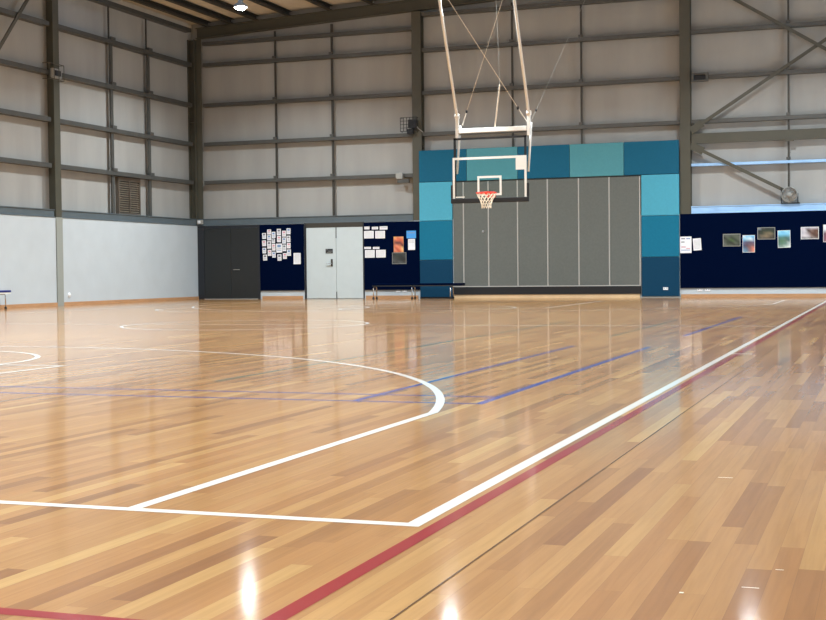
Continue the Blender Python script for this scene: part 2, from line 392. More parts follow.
# beams that cap the lower wall
def capbeam_far(x0, x1, m, z0=2.16, z1=2.36, y0=W-.012):
    h = .02
    prof = [(y0, z0), (y0+.24, z0), (y0+.24, z1), (y0, z1), (y0, z1-h), (y0+.02, z1-h-.012), (y0+.02, z0+h+.012), (y0, z0+h)]
    return MB().prism(prof, 'x', x0, x1, m)
tag(capbeam_far(-17.86, -11.16, 'ringbeam').build('capping_beam'), 'blue-grey steel beam over the dark and pale doors', 'beam')
tag(capbeam_far(-3.51, 3.55, 'daylit_tint', 2.17, 2.36).build('capping_beam'), 'steel beam with pale blue daylight tint just above the long picture board', 'beam')
m = MB(); 
for y0, y1 in ((14, 24.53), (24.79, 31.74)):
    x0 = -L+.012; prof = [(x0, 2.16), (x0-.24, 2.16), (x0-.24, 2.36), (x0, 2.36), (x0, 2.34), (x0-.02, 2.328), (x0-.02, 2.192), (x0, 2.18)]
    tag(MB().prism(prof, 'y', y0, y1, 'ringbeam').build('capping_beam'), 'blue-grey steel beam on the left wall '+('left of its steel column' if y0 < 20 else 'under the louvre vent'), 'beam')
# wind beam and bracing
tag(bx((-3.51, W+.05, 3.98), (3.55, W+.14, 4.24), 'steel').build('wind_beam'), 'deep grey-green horizontal beam crossing the bay above the picture board', 'beam')
def brace(p, q, label, w_=.085, t=.03, plates=True, up=(0, 1, 0)):
    r = thing('diagonal_brace', p, label, 'brace', 'diagonal wall braces')
    MB().bar(p, q, w_, t, 'steel', up).build('brace_bar', r)
    if plates:
        pv = Vector(p); d = (Vector(q)-pv).normalized()
        MB().bar(pv-d*.02, pv+d*.34, .2, .012, 'steel', up).build('gusset_plate', r)
    return r
brace((-3.50, W-.022, 8.31), (3.40, W-.022, 3.94), 'diagonal brace falling to the right across the picture board bay', plates=False)
brace((-3.50, W+.012, 4.32), (2.25, W+.012, 7.98), 'diagonal brace rising to the right from the column beside the pads')
brace((-3.50, W+.012, 3.93), (-1.10, W+.012, 2.66), 'diagonal brace falling from the column to the round fan')
brace((-L-.02, 19.6, 2.57), (-L-.02, 23.85, 7.555), 'diagonal brace at the upper left picture corner', plates=False, up=(1, 0, 0))
# bridging between girts
def bridging(kind, at, z0, z1, label, w_=.055):
    r = thing('girt_bridging', (0, 0, 0), label, 'bridging', 'upright bridging between girts')
    r.location = ((at, W+.1, z0) if kind == 'far' else (-L-.1, at, z0))
    m = MB()
    if kind == 'far': m.box((at-w_/2, W+.13, z0), (at+w_/2, W+.17, z1), 'darksteel')
    else:
        m.box((-L-.15, at-w_/2, z0), (-L-.10, at+w_/2, 6.8), 'girt')
        m.box((-L-.14, at-.10, 6.8), (-L-.11, at-.055, z1+.13), 'darksteel')
    m.build('bridging_bar', r)
    for z in ZG:
        if z0 < z < z1:
            m = MB()
            if kind == 'far': m.box((at-.05, W+.035, z+.055), (at+.05, W+.12, z+.12), 'girt')
            else: m.box((-L-.10, at-.09, z+.05), (-L-.035, at+.12, z+.13), 'girt')
            m.build('clip', r)
bridging('far', -15.37, 2.36, 7.72, 'thin upright bar between girts above the navy card board', .05)
bridging('far', -13.60, 2.36, 7.80, 'thin upright bar between girts above the pale door', .06)
bridging('far', -8.31, 4.1, 8.0, 'thin upright bar between girts behind the right hoop pole', .05)
bridging('far', -6.41, 4.1, 8.1, 'thin upright bar between girts right of the hoop', .05)
bridging('far', -1.08, 2.75, 8.3, 'thin upright bar between girts above the round fan', .045)
bridging('left', 27.38, 2.36, 7.66, 'upright bar beside the louvre vent on the left wall, left of it', .12)
bridging('left', 29.28, 2.36, 7.66, 'upright bar on the left wall nearest the corner', .12)
tag(bx((-1.16, W+.0, 3.94), (-.94, W+.028, 3.99), 'steel').build('bracket_plate'), 'small dark bracket under the grey-green beam above the round fan', 'bracket')

# roof steel
def raft(x0, x1, y, label):
    m = MB(); z0, z1 = roof_z(x0)-.02, roof_z(x1)-.02; d = .31
    for (ya, yb, da, db) in ((y+.0, y+.2, 0, .018), (y+.0, y+.2, d-.018, d), (y+.09, y+.105, .018, d-.018)):
        i = len(m.v); m.v += [(x0, ya, z0-da), (x1, ya, z1-da), (x1, yb, z1-da), (x0, yb, z0-da), (x0, ya, z0-db), (x1, ya, z1-db), (x1, yb, z1-db), (x0, yb, z0-db)]
        for f in ((0, 1, 2, 3), (7, 6, 5, 4), (0, 4, 5, 1), (1, 5, 6, 2), (2, 6, 7, 3), (3, 7, 4, 0)):
            m.f.append(tuple(i+k for k in f)); m.m.append(m.mi('steel'))
    return tag(m.build('rafter'), label, 'rafter')
raft(-17.86, 3.7, W+.0, 'grey-green steel rafter sloping up along the top of the far wall')
raft(-17.86, 3.7, 24.48, 'steel rafter spanning from the left wall column, above the photo')
xs = [-17.5, -16.74, -15.94, -14.9, -13.62, -12.32, -11.0]+[-9.7+1.28*i for i in range(12)]
for i, x in enumerate(xs):
    z = roof_z(x)-.01; t = .014; wv = .12
    prof = [(x-wv/2, z), (x+wv/2, z), (x+wv/2, z+.03), (x+wv/2-t, z+.03), (x+wv/2-t, z+t), (x-wv/2+t, z+t), (x-wv/2+t, z+.15-t), (x+wv/2, z+.15-t), (x+wv/2, z+.15), (x-wv/2, z+.15)]
    tag(MB().prism(prof, 'y', 12.0, W+.2, 'darksteel').build('roof_purlin'), f'dark roof purlin running towards the far wall, {NTH[i]} from the left wall', 'purlin', 'roof purlins')

# ------------------------------------------------------------------ high bay lamps
def lamp(x, y, label):
    z = 7.46 if x < -12 else 7.6
    r = thing('high_bay_lamp', (x, y, z), label, 'lamp', 'high bay lamps')
    MB().lathe([(.06, .22), (.07, .12), (.17, .05), (.19, 0.0), (.185, -.012), (.16, .02)], (x, y, z), 'z', 'grey_pl').build('lamp_housing', r, smooth=True)
    MB().lathe([(.001, -.075), (.06, -.068), (.11, -.045), (.14, -.012), (.145, .01)], (x, y, z), 'z', 'lens').build('lamp_lens', r, smooth=True)
    MB().tube([(x, y, z+.22), (x, y, roof_z(x)+.2)], .008, 'darksteel').build('hanger', r)
    l = bpy.data.lights.new('lamp_light', 'AREA'); l.shape = 'DISK'; l.size = .34; l.energy = LAMP_POWER; l.color = (.87, .95, 1.0); l.spread = math.radians(LAMP_SPREAD)
    lo = bpy.data.objects.new('lamp_light', l); C.objects.link(lo); lo.parent = r; lo.location = (0, 0, -.08)
for j, y in enumerate((27.2, 19.2, 11.2, 3.2, -4.8)):
    for i, x in enumerate((-14.1, -8.3, -1.6)):
        if i == j == 0: lab = 'bright round high bay lamp under the purlins near the left corner'
        else: lab = f'high bay lamp above the photo, {["left", "middle", "right"][i]} in the {NTH[j]} row from far wall'
        lamp(x, y+(-.6, -1.2, -.3)[i]*(i > 0), lab)

# ------------------------------------------------------------------ wall pads and folding partition
Y1 = W-.012
def pad(x0, x1, z0, z1, m, label, y=W-.07):
    return tag(bx((x0+.004, y, z0+.004), (x1-.004, Y1, z1-.004), m).build('wall_pad', bevel=.012), label, 'wall pad', 'teal wall pads round the partition')
zr = [.03, 1.06, 2.14, 3.21, 4.09]
xp = [-10.95, -9.57, -8.13, -6.70, -5.25, -3.81]
for i in range(5):
    mm = ['pad_deep', 'pad_sea', 'pad_deep', 'pad_sea', 'pad_deep'][i]
    pad(xp[i], xp[i+1], 3.21, 4.09, mm, f'{"dark" if i % 2 == 0 else "light"} teal pad in the top row, {NTH[i]} from the left')
for side, (x0, x1), names in (('left', (-10.95, -9.99), None), ('right', (-4.80, -3.81), None)):
    for i, (mm, nm) in enumerate((('pad_dark', 'dark navy-teal pad at the foot'), ('pad_teal', 'mid teal pad second from the floor'), ('pad_light', 'light turquoise pad third from the floor'))):
        pad(x0, x1, zr[i], zr[i+1], mm, f'{nm} of the {side} pad column')
tag(bx((-4.80, W-.05, 0), (-3.81, Y1, .03), 'grey_pl').build('pad_base_strip'), 'thin grey strip under the right pad column', 'trim')
tag(bx((-10.95, W-.05, 0), (-9.99, Y1, .03), 'bframe').build('pad_base_strip'), 'thin dark strip under the left pad column', 'trim')

par = thing('folding_partition', (-7.4, W-.03, .1), 'grey carpeted folding partition framed by teal wall pads', 'partition')
px = [-9.985, -9.68, -8.97, -8.15, -7.32, -6.47, -5.65, -4.84]
for a, b_ in zip(px, px[1:]): bx((a+.02, W-.035, .335), (b_-.02, W-.005, 3.185), 'grey_panel').build('panel', par)
for a in px[1:]: bx((a-.014, W-.042, .335), (a+.014, W-.005, 3.185), 'trim_al').build('panel_trim', par)
bx((-9.985, W-.042, .31), (-4.82, W-.004, .333), 'trim_al').build('bottom_rail', par)
bx((-9.985, W-.045, 3.187), (-4.82, W-.004, 3.207), 'bframe').build('top_track', par)
bx((-9.985, W-.05, .102), (-4.82, W-.004, .308), 'black').build('kickboard', par)
MB().lathe([(.035, -.012), (.03, -.02), (.001, -.02)], (-9.12, W-.035, 1.82), 'y', 'chrome').build('lock', par)

# ------------------------------------------------------------------ doors
d = thing('door_1', (-16.8, W, 0), 'charcoal double door in the left corner under the beam', 'door', kind='structure')
m = MB(); m.box((-L+.005, W-.03, 0), (-17.66, W-.002, 2.15), 'bframe'); m.box((-15.93, W-.03, 0), (-15.86, W-.002, 2.15), 'bframe'); m.box((-17.66, W-.03, 2.07), (-15.93, W-.002, 2.15), 'bframe'); m.build('door_frame', d)
for a, b_ in ((-17.655, -16.80), (-16.792, -15.935)):
    lf = bx((a, W-.022, .012), (b_, W-.002, 2.065), 'bdoor').build('door_leaf', d)
hn = MB().box((-16.72, W-.034, .80), (-16.68, W-.022, .92), 'bframe').bar((-16.70, W-.055, .86), (-16.50, W-.055, .86), .018, .018, 'grey_pl').bar((-16.70, W-.034, .86), (-16.70, W-.055, .86), .018, .018, 'grey_pl').build('door_handle', d)
bx((-17.66, W-.06, 0), (-15.93, W-.023, .012), 'trim_al').build('threshold', d)

d = thing('door_2', (-13.5, W, 0), 'pale grey double door between the two navy pinboards', 'door', kind='structure')
m = MB(); m.box((-14.46, W-.012, 0), (-14.40, W+.055, 2.16), 'bframe'); m.box((-12.66, W-.012, 0), (-12.62, W+.055, 2.16), 'bframe'); m.box((-14.40, W-.012, 2.03), (-12.66, W+.055, 2.16), 'darksteel'); m.build('door_frame', d)
bx((-14.398, W-.004, .01), (-13.482, W+.04, 2.028), 'gdoor').build('door_leaf', d, bevel=.003)
bx((-13.474, W-.004, .01), (-12.662, W+.04, 2.028), 'gdoor').build('door_leaf', d, bevel=.003)
bx((-13.485, W-.010, 1.72), (-13.462, W-.0041, 2.028), 'bframe').build('flush_bolt', d)
bx((-13.485, W-.010, .01), (-13.462, W-.0041, .20), 'bframe').build('flush_bolt', d)
h = bx((-13.64, W-.016, .92), (-13.585, W-.0041, 1.13), 'darksteel').build('lock_plate', d)
m = MB().bar((-13.612, W-.016, 1.0), (-13.612, W-.06, 1.0), .02, .02, 'chrome').bar((-13.602, W-.06, 1.0), (-13.76, W-.06, 1.0), .022, .022, 'chrome'); m.build('door_handle', d)
s = bx((-13.80, W-.012, 1.29), (-13.58, W-.0041, 1.42), 'bframe').build('door_sign', d); s['label'] = 'black sign plate with pale lettering lines'
m = MB()
for k, (a, b_) in enumerate(((-13.785, -13.73), (-13.72, -13.60), (-13.77, -13.62))): m.box((a, W-.0135, 1.385-.035*k), (b_, W-.012, 1.397-.035*k), 'grey_pl')
m.build('sign_lettering', s)

# ------------------------------------------------------------------ pinboards
YN = W-.03
def pinboard(x0, x1, z0, z1, label):
    t = thing('pinboard', ((x0+x1)/2, W-.015, z0), label, 'pinboard', 'navy felt pinboards')
    bx((x0, YN, z0), (x1, W-.0125, z1), 'navy').build('felt_panel', t)
    MB().box((x0, YN-.004, z0-.012), (x1, W-.0125, z0-.001), 'bframe').build('edge_trim', t)
pinboard(-15.855, -14.465, .25, 2.145, 'navy pinboard covered in small cards beside the charcoal door')
pinboard(-12.615, -10.96, .25, 2.145, 'navy pinboard with notices between pale door and teal pads')
pinboard(-3.795, 3.6, .25, 2.165, 'long navy pinboard with pictures at the right')

# map picture pixels on the pinboards to places on the wall when the script was written: x, z in metres
def ray(px_, py_):
    dd = Fw + R2*((px_-413)/F_PX) - U2*((py_-310)/F_PX); t = (YN-cam_loc.y)/dd.y
    return cam_loc.x+dd.x*t, cam_loc.z+dd.z*t
def sheet(name, cx, cz, w_, h_, label, cat, group=None, tilt=0, mats='paper', lines=(), border=None):
    """a pinned sheet of paper with printed marks raised by a hair"""
    m = MB(); t0 = YN-.004
    m.box((-w_/2, -.003, -h_/2), (w_/2, 0, h_/2), mats)
    for (a, b_, c, d_, mm) in lines:   # fractions of the sheet, from the top left
        m.box((-w_/2+a*w_, -.0042, h_/2-b_*h_), (-w_/2+c*w_, -.0031, h_/2-d_*h_), mm)
    o = m.build(name); o.location = (cx, YN-.001, cz); o.rotation_euler = (0, math.radians(tilt), 0)
    return tag(o, label, cat, group)
def pic(name, box, colors, label, cat, tilt=0, frame=None, frame_w=.02):
    """a printed photograph: colors = rows of rgb, blended over the print"""
    x0, z1 = ray(box[0], box[1]); x1, z0 = ray(box[2], box[3])
    w_, h_ = x1-x0, z1-z0
    t = thing(name, ((x0+x1)/2, YN-.001, (z0+z1)/2), label, cat); t.rotation_euler = (0, math.radians(tilt), 0)
    b = MB().box((-w_/2, -.006, -h_/2), (w_/2, 0, h_/2), frame or 'paper').build('backing'); b.parent = t
    R, Cc = len(colors), len(colors[0]); me = bpy.data.meshes.new('print'); f = frame_w
    vs = [(-w_/2+f+(w_-2*f)*i/(Cc-1), -.0075, h_/2-f-(h_-2*f)*j/(R-1)) for j in range(R) for i in range(Cc)]
    fs = [(j*Cc+i, j*Cc+i+1, (j+1)*Cc+i+1, (j+1)*Cc+i) for j in range(R-1) for i in range(Cc-1)]
    me.from_pydata(vs, [], fs); ca = me.color_attributes.new('print', 'FLOAT_COLOR', 'POINT')
    for j in range(R):
        for i in range(Cc): ca.data[j*Cc+i].color = lin(colors[j][i])+(1,)
    me.materials.append(MT['print']); p = bpy.data.objects.new('printed_image', me); C.objects.link(p); p.parent = t
    return t
# cards on the left board (pixel boxes in a 12.4x crop at 255,222)
cols = [
 [(88, 137, 138, 210), (88, 228, 138, 300), (92, 320, 140, 390), (100, 405, 152, 478)],
 [(150, 92, 202, 155), (150, 162, 202, 228), (150, 238, 202, 330), (158, 345, 206, 420)],
 [(207, 122, 255, 198), (207, 206, 250, 262), (210, 270, 255, 355), (212, 368, 258, 442)],
 [(270, 85, 322, 165), (272, 172, 324, 250), (262, 268, 338, 380), (278, 400, 330, 480)],
 [(335, 108, 385, 182), (337, 192, 385, 268), (340, 280, 388, 362), (346, 385, 396, 458)],
 [(390, 78, 442, 152), (392, 170, 440, 248), (394, 258, 442, 328), (396, 340, 446, 420)]]
inks = ['ink', 'pinkink', 'blueink']
for ci, cl in enumerate(cols):
    for ri, (a, b_, c, d_) in enumerate(cl):
        x0, z1 = ray(255+a/12.4, 222+b_/12.4); x1, z0 = ray(255+c/12.4, 222+d_/12.4)
        k = inks[(ci+ri) % 3]; big = (ci == 3 and ri == 2)
        ls = [(.2, .12, .8, .42, k), (.15, .56, .85, .62, 'ink'), (.15, .74, .85, .80, k)]
        lab = 'largest white card in the middle of the card cluster' if big else f'small white card, {["first", "second", "third", "lowest"][ri]} down in the {NTH[ci]} column of the card cluster'
        sheet('notice_card', (x0+x1)/2, (z0+z1)/2, x1-x0-.004, z1-z0-.004, lab, 'card', 'small cards on the left pinboard', lines=ls, tilt=random.uniform(-2, 2))
def sheet_px(name, crop, s, box, label, cat, **kw):
    x0, z1 = ray(crop[0]+box[0]/s, crop[1]+box[1]/s); x1, z0 = ray(crop[0]+box[2]/s, crop[1]+box[3]/s)
    return sheet(name, (x0+x1)/2, (z0+z1)/2, x1-x0, z1-z0, label, cat, **kw)
txt = [(.12, .10+.1*i, .88, .13+.1*i, 'trim_al') for i in range(8)]
sheet_px('notice_sheet', (255, 222), 12.4, (478, 385, 568, 522), 'white notice sheet alone at right of the card cluster', 'notice', lines=txt)
c2 = (358, 218); s2 = 11.92
for bxx, lab in (((75, 103, 138, 135), 'leftmost narrow white heading strip in the upper row'), ((165, 105, 240, 135), 'middle narrow white heading strip in the upper row'), ((258, 100, 352, 137), 'rightmost and widest white heading strip in the upper row'),
                 ((75, 345, 155, 369), 'left narrow white heading strip in the lower row'), ((178, 345, 256, 369), 'right narrow white heading strip in the lower row')):
    sheet_px('heading_strip', c2, s2, bxx, lab+' beside the pale door', 'heading strip', group='heading strips on the middle pinboard', lines=[(.1, .35, .9, .6, 'trim_al')])
for bxx, lab in (((72, 155, 188, 242), 'upper left'), ((205, 155, 322, 242), 'upper right'), ((83, 382, 200, 472), 'lower left'), ((215, 380, 331, 470), 'lower right')):
    sheet_px('notice_sheet', c2, s2, bxx, f'white landscape notice sheet, {lab} of the four beside the pale door', 'notice', group='landscape notices on the middle pinboard', lines=[(.1, .12+.14*i, .9, .16+.14*i, 'trim_al') for i in range(6)])
sheet_px('blue_sheet', c2, s2, (578, 152, 692, 241), 'bright blue sheet on the middle pinboard beside the teal pads', 'notice', mats='bluesheet', lines=[(.1, .2, .9, .35, 'blueink')])
sheet_px('notice_sheet', c2, s2, (597, 250, 681, 380), 'white portrait sheet directly under the bright blue sheet', 'notice', lines=txt[:3])
O = (206, 120, 84); B = (70, 50, 52); Yw = (236, 190, 120); Rr = (186, 82, 60)
pic('poster', (358+425/s2, 218+222/s2, 358+545/s2, 218+408/s2), [[Yw, O, (226, 150, 110), Yw], [O, (216, 110, 80), (206, 100, 70), O], [(150, 80, 70), B, (96, 60, 60), (196, 104, 80)], [O, (226, 140, 110), O, B], [(216, 150, 120), Rr, (226, 140, 100), (240, 214, 150)], [Rr, O, Rr, Yw]], 'orange poster on the middle pinboard above the dark framed picture', 'poster', frame='skirt', frame_w=.008)
Dk = (38, 42, 44); Dm = (62, 66, 64)
pic('framed_picture', (358+408/s2, 218+413/s2, 358+577/s2, 218+546/s2), [[Dk, Dm, Dm, Dk], [Dm, (54, 60, 52), Dk, Dm], [(80, 84, 80), Dm, Dk, Dk], [Dk, Dm, (90, 92, 90), Dm]], 'dark picture in a grey frame under the orange poster', 'picture', frame='grey_pl', frame_w=.012)
c3 = (676, 220); s3 = 10.33
sheet_px('notice_sheet', c3, s3, (40, 172, 161, 341), 'white notice with faint printing against the right pad column', 'notice', lines=[(.12, .1, .45, .16, 'ink'), (.55, .1, .88, .16, 'blueink'), (.12, .3, .4, .36, 'ink'), (.12, .6, .5, .66, 'pinkink'), (.55, .7, .88, .75, 'pinkink'), (.12, .8, .88, .84, 'blueink')])
sheet_px('notice_sheet', c3, s3, (177, 190, 261, 313), 'small tilted white sheet right of the white notice', 'notice', tilt=-4, lines=[(.1, .12+.1*i, .9, .15+.1*i, 'trim_al') for i in range(8)])
G1 = (52, 62, 48); G2 = (84, 92, 78); G3 = (34, 38, 36)
pic('framed_picture', (676+485/s3, 220+145/s3, 676+666/s3, 220+271/s3), [[G2, (96, 98, 96), G2, G2, G3], [G3, G2, G1, G2, G2], [G2, G1, (70, 96, 52), G1, G2], [(100, 104, 96), G1, G3, G2, G1], [G2, G2, G2, G1, G3]], 'dark green landscape picture in a grey frame, leftmost picture on the long pinboard', 'picture', frame='grey_pl', frame_w=.015)
Sk = (120, 196, 232); Wt = (214, 232, 240)
pic('poster', (676+688/s3, 220+158/s3, 676+815/s3, 220+334/s3), [[Wt, Sk, Sk, Sk], [Sk, (170, 210, 226), Wt, (110, 150, 190)], [(100, 110, 140), (80, 80, 104), (90, 76, 96), (96, 100, 130)], [(70, 80, 110), (90, 70, 80), (120, 90, 96), (130, 96, 96)], [(110, 140, 170), (90, 110, 130), (150, 100, 90), (232, 140, 110)], [(120, 160, 180), (90, 140, 160), (150, 110, 110), (236, 150, 120)]], 'portrait poster with blue sky and pink buildings on the long pinboard', 'poster', frame_w=.01)
c4 = (746, 215)
pic('framed_picture', (c4[0]+118/s3, c4[1]+130/s3, c4[0]+302/s3, c4[1]+250/s3), [[(140, 150, 160), (60, 62, 60), G3, (50, 56, 52), (74, 74, 70)], [G3, (40, 52, 38), G1, G1, G3], [G3, G1, (110, 100, 78), (124, 112, 86), G1], [G1, (116, 104, 86), (134, 118, 92), (96, 86, 70), G3], [(84, 82, 72), (90, 84, 70), (70, 66, 58), G3, G3]], 'dark picture with a pale track, hung highest beside the seascape poster', 'picture', frame='grey_pl', frame_w=.015)
pic('poster', (c4[0]+328/s3, c4[1]+160/s3, c4[0]+459/s3, c4[1]+336/s3), [[(150, 220, 244), Sk, (160, 222, 244), Sk], [(110, 196, 226), Sk, Sk, (140, 204, 230)], [(70, 110, 110), (80, 130, 124), (70, 110, 104), (96, 140, 146)], [(72, 104, 88), (84, 124, 92), (96, 120, 104), (70, 104, 110)], [(84, 120, 110), (96, 130, 110), (110, 140, 130), (190, 204, 204)], [(160, 180, 176), (140, 160, 150), (190, 210, 200), (226, 232, 226)]], 'seascape poster with turquoise sky on the long pinboard', 'poster', tilt=-1, frame_w=.01)
Lt = (196, 190, 196); Br = (96, 66, 54)
pic('framed_picture', (c4[0]+567/s3, c4[1]+125/s3, c4[0]+752/s3, c4[1]+247/s3), [[Lt, Lt, (170, 166, 172), Lt, Lt, (180, 170, 170)], [Lt, (210, 206, 210), (60, 50, 50), (130, 110, 104), Br, Br], [(180, 186, 196), Lt, (150, 140, 140), Br, Br, (120, 90, 70)], [Lt, (214, 210, 212), Lt, (140, 120, 110), (84, 64, 56), Br], [(120, 120, 118), (90, 92, 92), (130, 130, 128), (100, 98, 96), (140, 134, 130), (120, 110, 104)]], 'pale landscape picture with a brown shape, right of the seascape poster', 'picture', frame='paper', frame_w=.012)
pic('poster', (c4[0]+798/s3, c4[1]+100/s3, c4[0]+930/s3, c4[1]+277/s3), [[(226, 236, 236), (220, 230, 234), Wt], [(220, 226, 226), Wt, Wt], [(110, 90, 100), (130, 80, 80), (120, 70, 70)], [(140, 90, 100), (110, 60, 66), (90, 60, 60)], [(130, 110, 120), (120, 90, 90), (100, 90, 90)]], 'portrait poster cut off by the right picture edge', 'poster', frame_w=.008)

# ------------------------------------------------------------------ small wall things
def outlet(x, z, y, label, n=1):
    t = thing('power_outlet', (x, y, z), label, 'outlet', 'white power outlets near the floor')
    bx((x-.065, y-.012, z-.035), (x+.065, y, z+.035), 'wplastic').build('outlet_plate', t, bevel=.004)
    for s in (-1, 1): bx((x+s*.032-.012, y-.0145, z+.002), (x+s*.032+.012, y-.0121, z+.018), 'ink').build('socket', t)
outlet(-4.17, .235, W-.0705, 'white outlet near the foot of the right pad column')
outlet(-3.30, .19, W-.001, 'left of two white outlets under the long pinboard')
outlet(-3.10, .19, W-.001, 'right of two white outlets under the long pinboard')
outlet(-11.62, .205, W-.001, 'left of two white outlets behind the bench under the middle pinboard')
outlet(-11.42, .205, W-.001, 'right of two white outlets behind the bench under the middle pinboard')
t = thing('power_outlet', (-L, 25.09, .26), 'round white outlet low on the left wall beside the column', 'outlet')
m = MB().lathe([(.001, .03), (.045, .028), (.06, .012), (.062, 0)], (-L+.0, 25.09, .26), 'x', 'wplastic'); m.build('outlet_cover', t, smooth=True)
t = thing('wall_light', (-L+.12, W-.05, 2.27), 'small white light fitting high in the corner on the beam', 'light fitting')
bx((-L+.02, W-.10, 2.20), (-L+.20, W-.013, 2.33), 'grey_pl').build('fitting_body', t, bevel=.01)
bx((-L+.06, W-.125, 2.22), (-L+.15, W-.101, 2.31), 'wplastic').build('diffuser', t, bevel=.01)
# louvre vent on the left wall
v = thing('louvre_vent', (-L-.2, 27.94, 2.38), 'dark louvred vent above the beam on the left wall', 'vent')
x0 = -L-.245; ya, yb, za, zb = 27.70, 28.82, 2.37, 3.36
m = MB(); m.box((x0, ya, za), (x0+.10, ya+.05, zb), 'louvre'); m.box((x0, yb-.05, za), (x0+.10, yb, zb), 'louvre'); m.box((x0, ya+.05, za), (x0+.10, yb-.05, za+.04), 'louvre'); m.box((x0, ya+.05, zb-.10), (x0+.10, yb-.05, zb), 'louvre'); m.build('vent_frame', v)
bx((x0, ya+.05, za+.04), (x0+.008, yb-.05, zb-.10), 'bframe').build('vent_backing', v)
m = MB(); n = 14
for i in range(n):
    z = za+.06+(zb-.16-za)*i/n
    m.bar((x0+.05, ya+.055, z+.022), (x0+.05, yb-.055, z+.022), .07, .012, 'blade', up=(.55, 0, .83))
m.build('vent_blades', v)
bx((x0+.085, 28.25, za+.04), (x0+.105, 28.29, zb-.10), 'louvre').build('mullion', v)
# caged fixture on the column left of the pads
t = thing('caged_floodlight', (-11.15, W-.1, 4.6), 'black wire-caged fixture fixed to the column left of the pads', 'fixture')
bx((-11.22, W-.16, 4.72), (-10.98, W-.03, 4.95), 'bframe').build('fixture_body', t, bevel=.01)
bx((-11.16, W-.03, 4.66), (-11.02, W+.0, 4.78), 'darksteel').build('mounting_plate', t)
bx((-11.26, W-.15, 4.55), (-11.08, W-.04, 4.69), 'bframe').build('lower_box', t, bevel=.01)
m = MB(); cx0, cx1, cz0, cz1, yy = -11.42, -10.96, 4.62, 5.0, W-.22
for i in range(6): m.bar((cx0+(cx1-cx0)*i/5, yy, cz0), (cx0+(cx1-cx0)*i/5, yy, cz1), .012, .012, 'black')
for i in range(5): m.bar((cx0, yy, cz0+(cz1-cz0)*i/4), (cx1, yy, cz0+(cz1-cz0)*i/4), .012, .012, 'black')
for z in (cz0, cz1):
    for x in (cx0, cx1): m.bar((x, yy, z), (x, W-.04, z), .012, .012, 'black')
m.build('wire_cage', t)
MB().tube([(-11.05, W-.10, 4.86), (-10.95, W-.06, 4.70), (-10.84, W+.03, 4.60)], .014, 'grey_pl').build('cable', t)
# small speaker box above the beam
t = thing('wall_speaker', (-11.5, W+.1, 3.30), 'small grey box fitting beside the column above the middle pinboard', 'fixture')
bx((-11.64, W-.06, 3.33), (-11.44, W+.045, 3.50), 'grey_pl').build('speaker_body', t, bevel=.012)
bx((-11.60, W-.03, 3.22), (-11.26, W+.04, 3.325), 'girt').build('bracket', t)
# box frame on girt at right of second column
t = thing('junction_frame', (-3.28, W, 5.6), 'small square metal box frame on a girt right of the right column', 'fixture')
m = MB()
for (a, b_) in (((-3.48, 5.56), (-3.06, 5.60)), ((-3.48, 5.74), (-3.06, 5.78)), ((-3.48, 5.60), (-3.42, 5.74)), ((-3.12, 5.60), (-3.06, 5.74))): m.box((a[0], W-.10, a[1]), (b_[0], W+.045, b_[1]), 'girt')
m.build('box_frame', t); bx((-3.419, W-.02, 5.602), (-3.121, W+.04, 5.738), 'bframe').build('box_back', t)
# caged fixture on the left column
t = thing('column_fixture', (-L+.1, 24.6, 5.7), 'small caged box fitting on the left wall column near the top', 'fixture')
bx((-L+.013, 24.44, 5.55), (-L+.10, 24.80, 5.78), 'grey_pl').build('fixture_body', t, bevel=.01)
bx((-L+.101, 24.50, 5.60), (-L+.13, 24.72, 5.73), 'bframe').build('fixture_lens', t)
m = MB()
for z in (5.48, 5.86):
    m.bar((-L+.2, 24.12, z), (-L+.2, 24.74, z), .015, .015, 'steel')
    for y in (24.12, 24.74): m.bar((-L+.013, y, z), (-L+.2, y, z), .015, .015, 'steel')
for y in (24.12, 24.33, 24.53, 24.74): m.bar((-L+.2, y, 5.48), (-L+.2, y, 5.86), .012, .012, 'steel')
m.build('wire_cage', t)
# round fan above the daylight-tinted beam
t = thing('wall_fan', (-1.05, W-.1, 2.36), 'round grey fan standing on the daylight-tinted beam above the long pinboard', 'fan')
cx, cz = -1.05, 2.585
MB().lathe([(.20, 0), (.205, -.02), (.205, -.10), (.19, -.12), (.185, -.10), (.17, -.03), (.001, -.03)], (cx, W+.02, cz), 'y', 'grey_pl').build('fan_shroud', t, smooth=False)
MB().lathe([(.06, -.11), (.055, -.135), (.001, -.14)], (cx, W+.02, cz), 'y', 'grey_pl').build('fan_hub', t, smooth=True)
m = MB()
for r in (.06, .095, .13, .165): m.tube([(cx+r*math.cos(a*PI/16), W+.02-.115, cz+r*math.sin(a*PI/16)) for a in range(32)], .003, 'chrome', 5, closed=True)
for a in range(12): m.tube([(cx+.05*math.cos(a*PI/6), W-.095, cz+.05*math.sin(a*PI/6)), (cx+.19*math.cos(a*PI/6), W-.095, cz+.19*math.sin(a*PI/6))], .003, 'chrome', 5)
m.build('fan_guard', t)
for k in range(4):
    a = k*PI/2+.4; MB().bar((cx+.04*math.cos(a), W-.04, cz+.04*math.sin(a)), (cx+.155*math.cos(a), W-.04, cz+.155*math.sin(a)), .08, .006, 'grey_pl', up=(0, .8, .6)).build('fan_blade', t)
m = MB().box((-1.26, W-.06, 2.361), (-1.235, W+.02, 2.76), 'bframe').box((-1.235, W-.06, 2.361), (-.80, W+.02, 2.39), 'bframe').box((-.86, W-.04, 2.39), (-.835, W+.01, 2.62), 'bframe'); m.build('fan_bracket', t)

